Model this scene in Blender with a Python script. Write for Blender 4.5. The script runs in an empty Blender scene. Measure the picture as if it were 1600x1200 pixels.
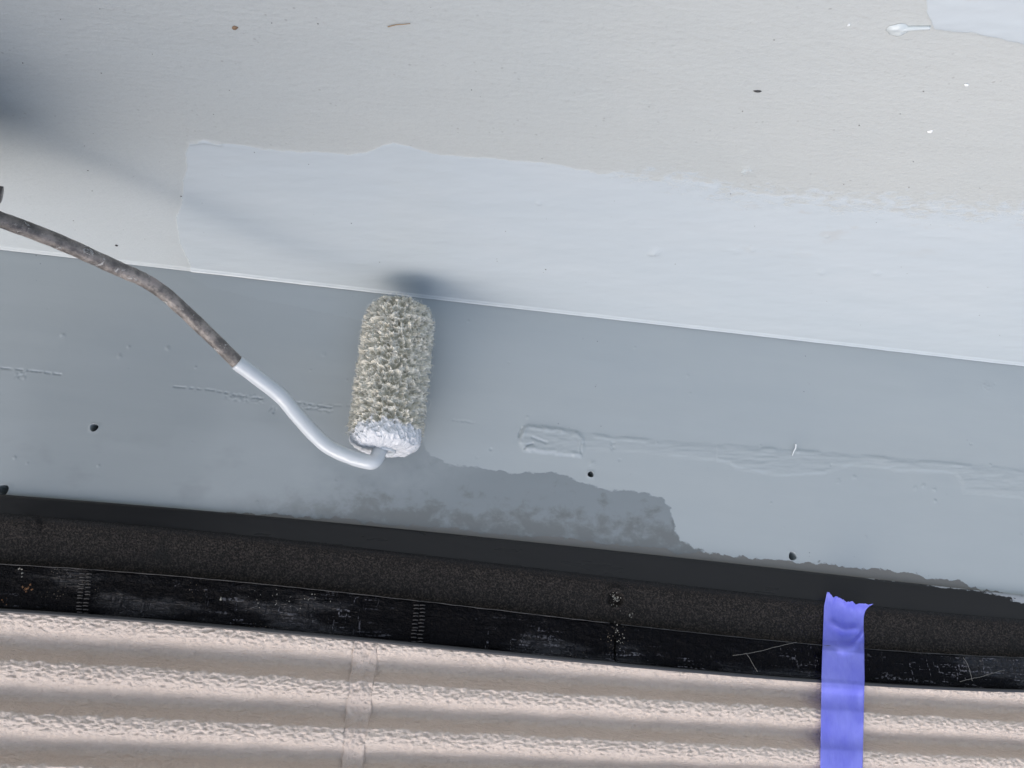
import bpy, math
import numpy as np
from mathutils import Vector, Matrix

sc = bpy.context.scene
# ------------------------------------------------------------------ camera
F_PX = 1180.0                     # focal length in pixels of a 1600 px wide frame
PITCH, DIST = 18.0, 0.33          # degrees the lens looks down, metres from the wall
_X = np.array([14000.0, -1470.0, -F_PX]); _X /= np.linalg.norm(_X)
_ef = np.array([0, 0, -1.0]); _ef -= _ef.dot(_X) * _X; _ef /= np.linalg.norm(_ef)
_eu = np.cross(_ef, _X)
if _eu[1] < 0: _eu = -_eu
_p = math.radians(PITCH)
_Z = -(math.cos(_p) * _eu + math.sin(_p) * _ef)
_Y = np.cross(_Z, _X)
CM = np.array([_X, _Y, _Z])       # camera axes -> world axes (the phone is held upside down)
def ray(px, py):
    px = np.asarray(px, float); py = np.asarray(py, float)
    d = np.stack([(px - 800) / F_PX, -(py - 600) / F_PX, -np.ones_like(px + py)], -1)
    return d @ CM.T
_r = ray(800, 480)
CAM = np.array([0.0, DIST, -_r[2] * (DIST / -_r[1])])
def on_y(px, py, y):
    r = ray(px, py); t = (np.asarray(y) - CAM[1]) / r[..., 1]
    return CAM + r * t[..., None]
def on_z(px, py, z):
    r = ray(px, py); t = (np.asarray(z) - CAM[2]) / r[..., 2]
    return CAM + r * t[..., None]
def proj(P):
    q = (np.asarray(P, float) - CAM) @ CM
    w = np.where(-q[..., 2] < 0.04, 0.04, -q[..., 2])
    px = 800 + F_PX * q[..., 0] / w; py = 600 - F_PX * q[..., 1] / w
    bad = -q[..., 2] < 0.04
    return np.where(bad, -9999.0, px), np.where(bad, -9999.0, py)

cam = bpy.data.cameras.new('camera'); camo = bpy.data.objects.new('camera', cam)
sc.collection.objects.link(camo); sc.camera = camo
cam.sensor_width = 36.0; cam.lens = F_PX / 1600 * 36.0
cam.clip_start = 0.01; cam.clip_end = 200.0
camo.matrix_world = Matrix([list(CM[i]) + [CAM[i]] for i in range(3)] + [[0, 0, 0, 1]])

# ------------------------------------------------------------------ light
TO_SUN = Vector((-0.34, 0.33, 1.0)).normalized()
SUN_E = 1.1; SKY_S = 0.15; EXPOSURE = 0.62
w = bpy.data.worlds.new('World'); sc.world = w; w.use_nodes = True
wn = w.node_tree; wn.nodes.clear()
sky = wn.nodes.new('ShaderNodeTexSky'); sky.sky_type = 'NISHITA'; sky.sun_disc = False
sky.sun_elevation = math.asin(TO_SUN.z)
sky.sun_rotation = math.atan2(TO_SUN.x, TO_SUN.y)
sky.dust_density = 3.0; sky.air_density = 1.0
bg = wn.nodes.new('ShaderNodeBackground'); bg.inputs[1].default_value = SKY_S
wo = wn.nodes.new('ShaderNodeOutputWorld')
wn.links.new(sky.outputs[0], bg.inputs[0]); wn.links.new(bg.outputs[0], wo.inputs[0])
sl = bpy.data.lights.new('sun', 'SUN'); so = bpy.data.objects.new('sun', sl)
sc.collection.objects.link(so); sl.energy = SUN_E; sl.angle = math.radians(65)
sl.color = (1.0, 0.955, 0.90)
so.rotation_euler = TO_SUN.to_track_quat('Z', 'Y').to_euler()
vs = sc.view_settings; vs.view_transform = 'Standard'; vs.look = 'None'
vs.exposure = EXPOSURE; vs.gamma = 1.0; vs.use_curve_mapping = False
sc.render.engine = 'CYCLES'

# ------------------------------------------------------------------ helpers
rng = np.random.default_rng(7)
def link(o, parent=None):
    sc.collection.objects.link(o)
    if parent is not None: o.parent = parent
    return o
def tag(o, label=None, cat=None, group=None, kind=None):
    if label: o['label'] = label
    if cat: o['category'] = cat
    if group: o['group'] = group
    if kind: o['kind'] = kind
    return o
def empty(name, label, cat, loc=(0, 0, 0), group=None):
    o = bpy.data.objects.new(name, None); o.location = loc; o.empty_display_size = 0.01
    return tag(link(o), label, cat, group)
def mesh(name, V, faces, mat, parent=None, smooth=True, attrs=None):
    """faces: (n,4) or (n,3) int array, or a list of such arrays."""
    V = np.asarray(V, np.float32)
    if parent is not None: V = V - np.array(parent.location, np.float32)
    if not isinstance(faces, list): faces = [faces]
    faces = [np.asarray(f, np.int32) for f in faces if len(f)]
    me = bpy.data.meshes.new(name)
    me.vertices.add(len(V)); me.vertices.foreach_set('co', V.ravel())
    loops = np.concatenate([f.ravel() for f in faces])
    tot = np.concatenate([np.full(len(f), f.shape[1], np.int32) for f in faces])
    st = np.concatenate([[0], np.cumsum(tot)[:-1]]).astype(np.int32)
    me.loops.add(len(loops)); me.loops.foreach_set('vertex_index', loops)
    me.polygons.add(len(tot)); me.polygons.foreach_set('loop_start', st); me.polygons.foreach_set('loop_total', tot)
    me.polygons.foreach_set('use_smooth', np.full(len(tot), smooth))
    for k, a in (attrs or {}).items():
        at = me.attributes.new(k, 'FLOAT', 'POINT'); at.data.foreach_set('value', np.asarray(a, np.float32).ravel())
    me.update(); me.validate()
    me.materials.append(mat)
    o = bpy.data.objects.new(name, me)
    return link(o, parent)
def grid_faces(nu, nv, wrap=False, flip=False):
    i = np.arange(nu if wrap else nu - 1)[:, None]; j = np.arange(nv - 1)[None, :]
    i2 = (i + 1) % nu
    f = np.stack([i * nv + j + 0 * i, i2 * nv + j, i2 * nv + j + 1, i * nv + j + 1 + 0 * i], -1).reshape(-1, 4)
    return f[:, ::-1] if flip else f
def axis(lo, a, b, hi, step, grow=1.25):
    """coordinates: fine between a and b, growing steps out to lo and hi"""
    mid = np.arange(a, b + step * 0.5, step)
    L, s, x = [], step, a
    while x > lo: s *= grow; x = max(lo, x - s); L.append(x)
    R, s, x = [], step, mid[-1]
    while x < hi: s *= grow; x = min(hi, x + s); R.append(x)
    return np.concatenate([L[::-1], mid, R])
def _hash(ix, iy, seed):
    h = (ix.astype(np.int64) * 374761393 + iy.astype(np.int64) * 668265263 + seed * 1274126177) & 0xFFFFFFFF
    h = ((h ^ (h >> 13)) * 1274126177) & 0xFFFFFFFF
    return ((h ^ (h >> 16)) & 0xFFFFFF) / float(0x1000000)
def perlin(x, y, seed=0):
    x = np.asarray(x, float); y = np.asarray(y, float)
    ix = np.floor(x); iy = np.floor(y); fx = x - ix; fy = y - iy
    u = fx * fx * fx * (fx * (fx * 6 - 15) + 10); v = fy * fy * fy * (fy * (fy * 6 - 15) + 10)
    def g(ax, ay):
        a = _hash(ix + ax, iy + ay, seed) * 2 * np.pi
        return np.cos(a) * (fx - ax) + np.sin(a) * (fy - ay)
    return ((g(0, 0) * (1 - u) + g(1, 0) * u) * (1 - v) + (g(0, 1) * (1 - u) + g(1, 1) * u) * v) * 1.5
def fbm(x, y, seed=0, octs=4, gain=0.5):
    s = 0; a = 1.0; t = 0
    for k in range(octs):
        s = s + a * perlin(x * 2 ** k, y * 2 ** k, seed + k * 17); t += a; a *= gain
    return s / t
def sstep(a, b, x):
    t = np.clip((x - a) / (b - a), 0, 1); return t * t * (3 - 2 * t)
def poly_sd(px, py, poly):
    """signed distance to a closed polygon, negative inside"""
    P = np.array(poly, float); d = np.full(px.shape, 1e9); ins = np.zeros(px.shape, bool)
    for k in range(len(P)):
        a = P[k]; b = P[(k + 1) % len(P)]; e = b - a
        wx = px - a[0]; wy = py - a[1]
        t = np.clip((wx * e[0] + wy * e[1]) / max(e.dot(e), 1e-9), 0, 1)
        d = np.minimum(d, (wx - e[0] * t) ** 2 + (wy - e[1] * t) ** 2)
        c = (a[1] > py) != (b[1] > py)
        xi = a[0] + (py - a[1]) * e[0] / (e[1] if abs(e[1]) > 1e-9 else 1e-9)
        ins ^= c & (px < xi)
    d = np.sqrt(d); return np.where(ins, -d, d)
def line_d(px, py, pts):
    P = np.array(pts, float); d = np.full(px.shape, 1e9)
    for k in range(len(P) - 1):
        a = P[k]; e = P[k + 1] - a; wx = px - a[0]; wy = py - a[1]
        t = np.clip((wx * e[0] + wy * e[1]) / max(e.dot(e), 1e-9), 0, 1)
        d = np.minimum(d, (wx - e[0] * t) ** 2 + (wy - e[1] * t) ** 2)
    return np.sqrt(d)
def spline(P, n):
    P = np.array(P, float); Q = np.vstack([2 * P[0] - P[1], P, 2 * P[-1] - P[-2]])
    out = []
    for k in range(len(P) - 1):
        p0, p1, p2, p3 = Q[k:k + 4]; t = np.linspace(0, 1, n, endpoint=False)[:, None]
        out.append(0.5 * (2 * p1 + (p2 - p0) * t + (2 * p0 - 5 * p1 + 4 * p2 - p3) * t ** 2 + (3 * p1 - p0 - 3 * p2 + p3) * t ** 3))
    return np.vstack(out + [P[-1:]])
def frames(path):
    T = np.gradient(path, axis=0); T /= np.linalg.norm(T, axis=1)[:, None]
    n = np.cross(T[0], [0.3, 0.2, 0.9]); n /= np.linalg.norm(n); N = []
    for t in T:
        n = n - n.dot(t) * t; n = n / np.linalg.norm(n); N.append(n)
    N = np.array(N); return T, N, np.cross(T, N)
def tube_data(path, rad, seg=12, rough=0.0, seed=0, cap=True):
    path = np.array(path, float); n = len(path); rad = np.broadcast_to(rad, (n,))
    T, N, B = frames(path); a = np.linspace(0, 2 * np.pi, seg, endpoint=False)
    R = np.repeat(rad[:, None], seg, 1).astype(float)
    if rough:
        s = np.concatenate([[0], np.cumsum(np.linalg.norm(np.diff(path, axis=0), axis=1))])
        R = R * (1 + rough * fbm(s[:, None] / 0.004 + 0 * a, np.cos(a)[None] * 1.3 + np.sin(a)[None] * 2.1, seed))
    V = path[:, None] + R[..., None] * (np.cos(a)[None, :, None] * N[:, None] + np.sin(a)[None, :, None] * B[:, None])
    V = V.reshape(-1, 3)
    i = np.arange(n - 1)[:, None]; j = np.arange(seg)[None]
    f = np.stack([i * seg + j, i * seg + (j + 1) % seg, (i + 1) * seg + (j + 1) % seg, (i + 1) * seg + j], -1).reshape(-1, 4)
    fs = [f]
    if cap:
        c0 = len(V); V = np.vstack([V, path[:1], path[-1:]]); jj = np.arange(seg)
        fs.append(np.concatenate([np.stack([np.full(seg, c0), (jj + 1) % seg, jj], -1),
                                  np.stack([np.full(seg, c0 + 1), (n - 1) * seg + jj, (n - 1) * seg + (jj + 1) % seg], -1)]))
    return V, fs
def tube(name, path, rad, mat, parent=None, **k):
    V, fs = tube_data(path, rad, **k); return mesh(name, V, fs, mat, parent)

# ------------------------------------------------------------------ materials
class NT:
    def __init__(s, name):
        s.m = bpy.data.materials.new(name); s.m.use_nodes = True; s.t = s.m.node_tree
        s.b = s.t.nodes['Principled BSDF']; s.out = s.t.nodes['Material Output']
        s.co = s.t.nodes.new('ShaderNodeTexCoord').outputs['Object']
    def n(s, kind): return s.t.nodes.new('ShaderNode' + kind)
    def set(s, sock, v):
        if isinstance(v, bpy.types.NodeSocket): s.t.links.new(v, sock)
        elif isinstance(v, (tuple, list)) and sock.type == 'RGBA': sock.default_value = (*v[:3], 1)
        else: sock.default_value = v
    def math(s, op, a, b=0.0, clamp=False):
        n = s.n('Math'); n.operation = op; n.use_clamp = clamp; s.set(n.inputs[0], a); s.set(n.inputs[1], b); return n.outputs[0]
    def mapr(s, v, a, b, c=0.0, d=1.0, smooth=True):
        n = s.n('MapRange'); n.interpolation_type = 'SMOOTHSTEP' if smooth else 'LINEAR'
        for i, x in enumerate((v, a, b, c, d)): s.set(n.inputs[i], x)
        return n.outputs[0]
    def scale(s, v3):
        n = s.n('Mapping'); s.set(n.inputs[0], s.co); n.inputs['Scale'].default_value = v3; return n.outputs[0]
    def noise(s, sc_, detail=3.0, rough=0.5, stretch=(1, 1, 1), dist=0.0):
        n = s.n('TexNoise'); s.set(n.inputs['Vector'], s.scale(stretch)); n.inputs['Scale'].default_value = sc_
        n.inputs['Detail'].default_value = detail; n.inputs['Roughness'].default_value = rough
        n.inputs['Distortion'].default_value = dist; return n.outputs[0]
    def voro(s, sc_, feature='F1', stretch=(1, 1, 1), rnd=1.0):
        n = s.n('TexVoronoi'); n.feature = feature; s.set(n.inputs['Vector'], s.scale(stretch))
        n.inputs['Scale'].default_value = sc_; n.inputs['Randomness'].default_value = rnd; return n.outputs['Distance']
    def mix(s, f, a, b):
        n = s.n('Mix'); n.data_type = 'RGBA'; s.set(n.inputs[0], f); s.set(n.inputs[6], a); s.set(n.inputs[7], b); return n.outputs[2]
    def attr(s, name):
        n = s.n('Attribute'); n.attribute_name = name; return n.outputs['Fac']
    def bump(s, h, dist, strength=1.0, prev=None):
        n = s.n('Bump'); s.set(n.inputs['Height'], h); n.inputs['Distance'].default_value = dist
        n.inputs['Strength'].default_value = strength
        if prev is not None: s.set(n.inputs['Normal'], prev)
        return n.outputs[0]
    def fin(s, col, rough, normal=None, spec=0.5, **kw):
        s.set(s.b.inputs['Base Color'], col); s.set(s.b.inputs['Roughness'], rough)
        s.b.inputs['Specular IOR Level'].default_value = spec
        if normal is not None: s.set(s.b.inputs['Normal'], normal)
        for k, v in kw.items(): s.set(s.b.inputs[k.replace('_', ' ')], v)
        return s.m

NEW = (0.475, 0.525, 0.545)        # fresh grey top coat, brighter floor light put into the colour
OLD = (0.445, 0.435, 0.405)       # weathered grey floor coat
def mat_floor():
    m = NT('floor_coat')
    sd = m.attr('wet'); rag = m.attr('ragged'); tint = m.attr('thin')
    n1 = m.noise(420, 4, 0.6, (0.6, 1, 1)); n2 = m.noise(90, 3, 0.55)
    e = m.math('ADD', sd, m.math('MULTIPLY', m.math('SUBTRACT', n1, 0.5), m.math('MULTIPLY', rag, 110.0)))
    e = m.math('ADD', e, m.math('MULTIPLY', m.math('SUBTRACT', n2, 0.5), m.math('ADD', m.math('MULTIPLY', rag, 50.0), 10.0)))
    e = m.math('ADD', e, m.math('MULTIPLY', m.math('SUBTRACT', n1, 0.5), 7.0))
    mask = m.mapr(e, m.math('ADD', m.math('MULTIPLY', rag, 14.0), 1.2), m.math('SUBTRACT', -1.2, m.math('MULTIPLY', rag, 14.0)))
    big = m.noise(9, 4, 0.6); mid = m.noise(60, 4, 0.6, (0.5, 1, 1)); fine = m.noise(900, 3, 0.6, (0.5, 1, 1))
    old = m.mix(m.mapr(big, 0.3, 0.7), (0.460, 0.480, 0.460), (0.438, 0.464, 0.450))
    old = m.mix(m.math('MULTIPLY', m.mapr(fine, 0.5, 0.75), 0.20), old, (0.34, 0.335, 0.315))
    speck = m.voro(330)
    sp = m.math('MULTIPLY', m.mapr(speck, 0.17, 0.08), m.mapr(mid, 0.50, 0.62))
    old = m.mix(m.math('MULTIPLY', sp, 0.45), old, (0.25, 0.245, 0.235))
    old = m.mix(m.attr('pale_left'), old, (0.475, 0.51, 0.51))
    new = m.mix(m.mapr(m.noise(25, 4, 0.6, (0.45, 1, 1)), 0.35, 0.7), NEW, (0.495, 0.54, 0.555))
    new = m.mix(m.math('MULTIPLY', m.mapr(m.noise(70, 4, 0.65, (0.6, 1, 1)), 0.56, 0.68), m.math('MULTIPLY', tint, 0.55)), new, OLD)
    col = m.mix(m.math('MULTIPLY', mask, 0.93), old, new)
    h = m.math('ADD', m.math('MULTIPLY', m.noise(700, 3, 0.6, (0.55, 1, 1)), m.mapr(mask, 0, 1, 1.0, 0.12)), m.math('MULTIPLY', m.noise(140, 3, 0.5, (0.4, 1, 1)), 0.55))
    b1 = m.bump(h, 0.00026, 0.8)
    b2 = m.bump(mask, 0.00016, 1.0, b1)
    return m.fin(col, m.mapr(mask, 0, 1, 0.5, 0.2), b2)
def mat_face():
    m = NT('upstand_coat')
    sd = m.attr('dark'); bare = m.attr('bare'); fresh = m.attr('fresh')
    n1 = m.noise(420, 4, 0.6, (0.6, 1, 1)); n2 = m.noise(110, 3, 0.55, (0.7, 1, 1))
    e = m.math('ADD', sd, m.math('ADD', m.math('MULTIPLY', m.math('SUBTRACT', n1, 0.5), 14.0), m.math('MULTIPLY', m.math('SUBTRACT', n2, 0.5), 18.0)))
    soft = m.attr('soft')
    cloud = m.noise(140, 5, 0.62, (0.8, 1, 1), 0.2); cl2 = m.noise(45, 3, 0.5)
    c = m.math('ADD', m.math('MULTIPLY', cloud, 0.7), m.math('MULTIPLY', cl2, 0.3))
    c = m.math('ADD', c, m.math('MULTIPLY', m.mapr(m.attr('low'), 0, 1, -1, 1), 0.12))
    sf = m.math('MULTIPLY', m.math('MULTIPLY', soft, m.math('SUBTRACT', 1.0, soft)), m.math('SUBTRACT', c, 0.5))
    sf = m.math('ADD', soft, m.math('MULTIPLY', sf, 4.0), True)
    mask = m.math('MULTIPLY', m.mapr(e, 1.6, -1.6), sf)
    thin = m.mix(m.mapr(c, 0.43, 0.62), (0.205, 0.232, 0.246), (0.145, 0.158, 0.16))
    b_e = m.math('ADD', bare, m.math('ADD', m.math('MULTIPLY', m.math('SUBTRACT', n1, 0.5), 14.0), m.math('MULTIPLY', m.math('SUBTRACT', n2, 0.5), 22.0)))
    bm = m.mapr(b_e, 0.8, -0.8)
    new = m.mix(m.mapr(m.noise(16, 4, 0.6, (0.5, 1, 1)), 0.35, 0.7), (0.350, 0.385, 0.398), (0.366, 0.398, 0.406))  # same fresh paint as the floor, the wall's dimmer light put into its colour
    new = m.mix(m.mapr(m.math('ADD', fresh, m.math('MULTIPLY', m.math('SUBTRACT', n1, 0.5), 12.0)), 1.0, -1.0, 0, 0.55), new, (0.39, 0.43, 0.45))
    new = m.mix(m.math('MULTIPLY', m.attr('left'), 0.55), new, (0.27, 0.298, 0.31))  # dimmer light on the left of the wall, painted as a darker coat
    patches = m.math('MULTIPLY', m.mapr(m.noise(60, 3, 0.6, (0.6, 1, 1)), 0.50, 0.68), m.attr('mottle'))
    new = m.mix(m.math('MULTIPLY', patches, 0.6), new, (0.25, 0.275, 0.285))
    col = m.mix(mask, new, thin)
    col = m.mix(bm, col, (0.15, 0.148, 0.14))
    pits = m.math('MULTIPLY', m.mapr(m.voro(260), 0.09, 0.04), m.mapr(m.noise(50, 2), 0.60, 0.68))
    col = m.mix(m.math('MULTIPLY', pits, 0.7), col, (0.08, 0.085, 0.09))
    streak = m.noise(160, 4, 0.55, (0.12, 1, 1)); h = m.math('ADD', m.math('MULTIPLY', streak, 0.5), m.math('MULTIPLY', m.noise(60, 3, 0.5, (0.6, 1, 1)), 0.9))
    b1 = m.bump(h, 0.00020, 0.7)
    b2 = m.bump(mask, 0.00012, -1.0 if False else 0.6, b1)
    b3 = m.bump(m.math('SUBTRACT', 1.0, bm), 0.00012, 0.8, b2)
    return m.fin(col, 0.16, b3)
def mat_black_smooth():
    m = NT('black_smooth')
    n = m.noise(120, 4, 0.6, (0.15, 1, 1))
    col = m.mix(n, (0.007, 0.008, 0.009), (0.013, 0.013, 0.014))
    smear = m.math('ADD', m.attr('smear'), m.math('ADD', m.math('MULTIPLY', m.math('SUBTRACT', m.noise(500, 4, 0.6, (0.25, 1, 1)), 0.5), 22.0),
                                                    m.math('MULTIPLY', m.math('SUBTRACT', m.noise(1400, 2, 0.5, (0.5, 1, 1)), 0.5), 8.0)))
    k = m.mapr(smear, 0.7, -0.7)
    col = m.mix(m.math('MULTIPLY', k, 0.9), col, (0.34, 0.36, 0.38))
    return m.fin(col, m.mapr(n, 0.3, 0.7, 0.26, 0.4), m.bump(m.math('ADD', n, k), 0.0001, 0.6), spec=0.3)
def mat_black_grain():
    m = NT('black_grain')
    a = m.noise(1350, 3, 0.75); b = m.voro(1200)
    col = m.mix(m.mapr(a, 0.42, 0.68), (0.005, 0.0045, 0.0043), (0.050, 0.041, 0.036))
    col = m.mix(m.mapr(m.noise(70, 3), 0.62, 0.75, 0, 0.8), col, (0.008, 0.008, 0.008))
    g = m.mapr(m.math('ADD', m.attr('along'), m.math('MULTIPLY', m.math('SUBTRACT', a, 0.5), 0.35)), 0.02, 0.22)
    col = m.mix(g, (0.010, 0.010, 0.011), col)
    h = m.math('MULTIPLY', m.math('ADD', a, m.math('MULTIPLY', b, 0.7)), g)
    return m.fin(col, m.mapr(g, 0, 1, 0.4, 0.6), m.bump(h, 0.0006, 0.9), spec=0.22)
def mat_black_tar():
    m = NT('black_tar')
    hx = m.noise(330, 3, 0.6, (0.22, 1, 2.2), 0.3); vz = m.noise(330, 3, 0.6, (2.4, 1, 0.35), 0.3)
    wv = m.math('MAXIMUM', m.mapr(hx, 0.5, 0.62), m.mapr(vz, 0.55, 0.66))
    patch = m.mapr(m.noise(26, 4, 0.6, (0.5, 1, 2)), 0.47, 0.60)
    scr = m.mapr(m.voro(300, 'DISTANCE_TO_EDGE', (0.5, 1, 1)), 0.05, 0.0)
    scr = m.math('MULTIPLY', scr, m.math('MULTIPLY', m.mapr(m.noise(800, 2), 0.5, 0.62), patch))
    col = m.mix(m.math('MULTIPLY', patch, 0.75), (0.002, 0.002, 0.003), (0.008, 0.009, 0.013))
    col = m.mix(m.math('MULTIPLY', scr, 0.45), col, (0.16, 0.16, 0.165))
    hat = m.math('MULTIPLY', m.mapr(wv, 0.6, 1.0), m.math('MULTIPLY', m.mapr(m.noise(900, 2, 0.6), 0.45, 0.62), m.mapr(m.noise(34, 4, 0.6, (0.6, 1, 1.6)), 0.45, 0.56)))
    col = m.mix(m.math('MULTIPLY', hat, 0.7), col, (0.15, 0.15, 0.17))  # pale crosshatch scuffs, with glints painted in by the lighter colour
    chip = m.math('MULTIPLY', m.mapr(m.voro(900), 0.22, 0.1), m.mapr(m.noise(60, 3), 0.60, 0.7))
    col = m.mix(m.math('MULTIPLY', chip, 0.6), col, (0.30, 0.25, 0.19))
    h = m.math('ADD', m.math('MULTIPLY', wv, m.mapr(patch, 0, 1, 0.25, 1.0)), m.math('MULTIPLY', m.noise(210, 5, 0.7, (0.6, 1, 1)), 3.4))
    return m.fin(col, m.mapr(patch, 0, 1, 0.12, 0.3), m.bump(h, 0.0008, 1.0), spec=0.2, Specular_IOR_Level=m.mapr(patch, 0, 1, 0.06, 0.30))
def mat_siding():
    m = NT('siding_clay')
    n = m.noise(40, 4, 0.6); f = m.noise(1300, 3, 0.6, (0.6, 1, 1))
    col = m.mix(n, (0.60, 0.508, 0.438), (0.68, 0.588, 0.515))
    col = m.mix(m.mapr(f, 0.5, 0.8, 0, 0.25), col, (0.42, 0.37, 0.33))
    h = m.math('ADD', m.noise(620, 4, 0.6, (0.45, 1, 1.1), 0.5), m.math('MULTIPLY', f, 0.35))
    return m.fin(col, 0.45, m.bump(h, 0.0013, 0.9), spec=0.4)
def mat_sealant():
    m = NT('joint_sealant')
    n = m.noise(60, 4, 0.6)
    col = m.mix(n, (0.545, 0.46, 0.40), (0.62, 0.53, 0.465))
    return m.fin(col, 0.45, m.bump(m.noise(620, 4, 0.6, (0.6, 1, 1)), 0.0013, 0.8), spec=0.35)
def mat_nap():
    m = NT('wet_nap')
    p = m.attr('paint'); n = m.noise(420, 3, 0.6)
    col = m.mix(m.mapr(n, 0.3, 0.7), (0.66, 0.625, 0.52), (0.78, 0.755, 0.66))
    col = m.mix(m.math('MULTIPLY', m.mapr(m.noise(160, 3), 0.55, 0.7), 0.4), col, (0.42, 0.40, 0.33))
    col = m.mix(p, col, (0.60, 0.615, 0.63))
    m.b.inputs['Subsurface Weight'].default_value = 0.0
    return m.fin(col, m.mapr(p, 0, 1, 0.28, 0.25), m.bump(m.noise(2400, 2), 0.0002, 0.5), spec=0.5)
def mat_strand():
    m = NT('nap_strand')
    n = m.noise(500, 2)
    return m.fin(m.mix(n, (0.70, 0.68, 0.60), (0.84, 0.83, 0.78)), 0.35)
def mat_rod():
    m = NT('grimy_rod')
    n = m.noise(220, 5, 0.65); k = m.noise(800, 3, 0.6)
    col = m.mix(m.mapr(n, 0.35, 0.65), (0.105, 0.094, 0.085), (0.30, 0.265, 0.235))
    col = m.mix(m.mapr(k, 0.55, 0.7, 0, 0.5), col, (0.05, 0.045, 0.042))
    pnt = m.mapr(m.noise(160, 5, 0.7, dist=0.5), 0.61, 0.655)
    col = m.mix(m.math('MULTIPLY', pnt, 0.85), col, (0.55, 0.53, 0.50))
    pk = m.mapr(m.noise(120, 4, 0.6), 0.60, 0.70, 0, 0.6)
    col = m.mix(pk, col, (0.33, 0.27, 0.25))
    h = m.math('ADD', n, m.math('ADD', m.math('MULTIPLY', k, 0.5), m.math('MULTIPLY', pnt, 0.5)))
    return m.fin(col, 0.38, m.bump(h, 0.0006, 0.8), spec=0.5)
def mat_flat(name, c, r=0.5, scale=300, amp=0.12, bump=0.0002, **kw):
    m = NT(name); n = m.noise(scale, 4, 0.6)
    d = tuple(x * (1 - amp) for x in c); u = tuple(min(1, x * (1 + amp)) for x in c)
    return m.fin(m.mix(n, d, u), r, m.bump(n, bump, 0.6), **kw)
def mat_tape():
    m = NT('blue_tape')
    crepe = m.noise(900, 3, 0.6, (2.0, 1, 0.25)); blot = m.noise(90, 4, 0.6, (1, 1, 0.6))
    col = m.mix(m.mapr(blot, 0.3, 0.7), (0.24, 0.26, 0.84), (0.36, 0.39, 0.96))
    col = m.mix(m.mapr(crepe, 0.4, 0.8, 0, 0.3), col, (0.33, 0.36, 0.92))
    m.fin(col, 0.5, m.bump(m.math('ADD', crepe, m.math('MULTIPLY', blot, 0.8)), 0.00025, 0.6), spec=0.35)
    tr = m.n('BsdfTransparent'); tr.inputs[0].default_value = (0.55, 0.58, 1.0, 1)
    mx = m.n('MixShader'); mx.inputs[0].default_value = 0.42
    m.t.links.new(m.b.outputs[0], mx.inputs[1]); m.t.links.new(tr.outputs[0], mx.inputs[2])
    m.t.links.new(mx.outputs[0], m.out.inputs[0]); return m.m

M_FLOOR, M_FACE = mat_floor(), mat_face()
M_SM, M_GR, M_TAR = mat_black_smooth(), mat_black_grain(), mat_black_tar()
M_SID, M_SEAL = mat_siding(), mat_sealant()
M_NAP, M_STR, M_ROD, M_TAPE = mat_nap(), mat_strand(), mat_rod(), mat_tape()
M_WET = mat_flat('wet_grey_paint', (0.545, 0.575, 0.59), 0.17, 200, 0.05, 0.0001)
M_DROP = mat_flat('pale_paint_drop', (0.50, 0.54, 0.535), 0.2, 200, 0.05, 0.0001)
M_WHITE = mat_flat('white_speck', (0.72, 0.74, 0.73), 0.4, 900)
M_RIM = mat_flat('rim_grey', (0.030, 0.031, 0.034), 0.4, 200)
M_EDGE = mat_flat('pale_edge', (0.045, 0.043, 0.043), 0.5, 700, 0.7)
M_LINT = mat_flat('lint', (0.27, 0.26, 0.23), 0.8, 900, 0.3)
M_RUST = mat_flat('rust_crumb', (0.16, 0.075, 0.03), 0.8, 1500, 0.5)
M_STITCH = mat_flat('stitch', (0.005, 0.005, 0.007), 0.4, 600, 0.3)
M_FIB = mat_flat('grey_fibre', (0.20, 0.195, 0.18), 0.5, 900, 0.5)
M_STRAW = mat_flat('straw', (0.30, 0.20, 0.10), 0.6, 900)
M_SEED = mat_flat('seed_brown', (0.22, 0.14, 0.08), 0.6, 1500, 0.3)
M_DARK = mat_flat('dark_chip', (0.03, 0.03, 0.03), 0.5, 900)
M_GRIP = mat_flat('black_grip', (0.03, 0.032, 0.035), 0.45, 200)
M_GLOVE = mat_flat('knit_glove', (0.38, 0.37, 0.35), 0.85, 1200, 0.2, 0.0006)
M_SLEEVE = mat_flat('navy_sleeve', (0.04, 0.05, 0.085), 0.9, 900, 0.2, 0.0006)

# ------------------------------------------------------------------ setting: floor
BEAD = 0.0026
xs = axis(-1.6, -0.235, 0.31, 1.6, 0.00066); ys = axis(0.0004, 0.0004, 0.012, 0.012, 0.00022)
ys = np.concatenate([ys[:-1], axis(0.012, 0.012, 0.215, 3.0, 0.00066)])
Xg, Yg = np.meshgrid(xs, ys, indexing='ij')
rf = 0.0016
zf = np.where(Yg < rf, rf - np.sqrt(np.clip(rf ** 2 - (rf - np.clip(Yg, 0, rf)) ** 2, 0, None)), 0.0)
zf = zf + 0.00050 * np.exp(-((Yg - BEAD) / 0.0006) ** 2)
zf = zf + 0.00025 * fbm(Xg / 0.05, Yg / 0.02, 3, 3) * sstep(0.002, 0.02, Yg)
P = np.stack([Xg, Yg, zf], -1)
px, py = proj(P)
WET = [(296, 224), (318, 220), (352, 226), (480, 238), (545, 241), (570, 240), (590, 230), (612, 223), (655, 233), (690, 243), (760, 247), (800, 252),
       (860, 256), (900, 265), (960, 270), (1010, 276), (1080, 282), (1140, 298), (1200, 304), (1300, 310), (1400, 318), (1500, 326), (1700, 338),
       (2600, 420), (2600, 900), (300, 520), (298, 415), (286, 390), (277, 360), (276, 340), (284, 320), (286, 300), (287, 280), (293, 260), (290, 240)]
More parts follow.
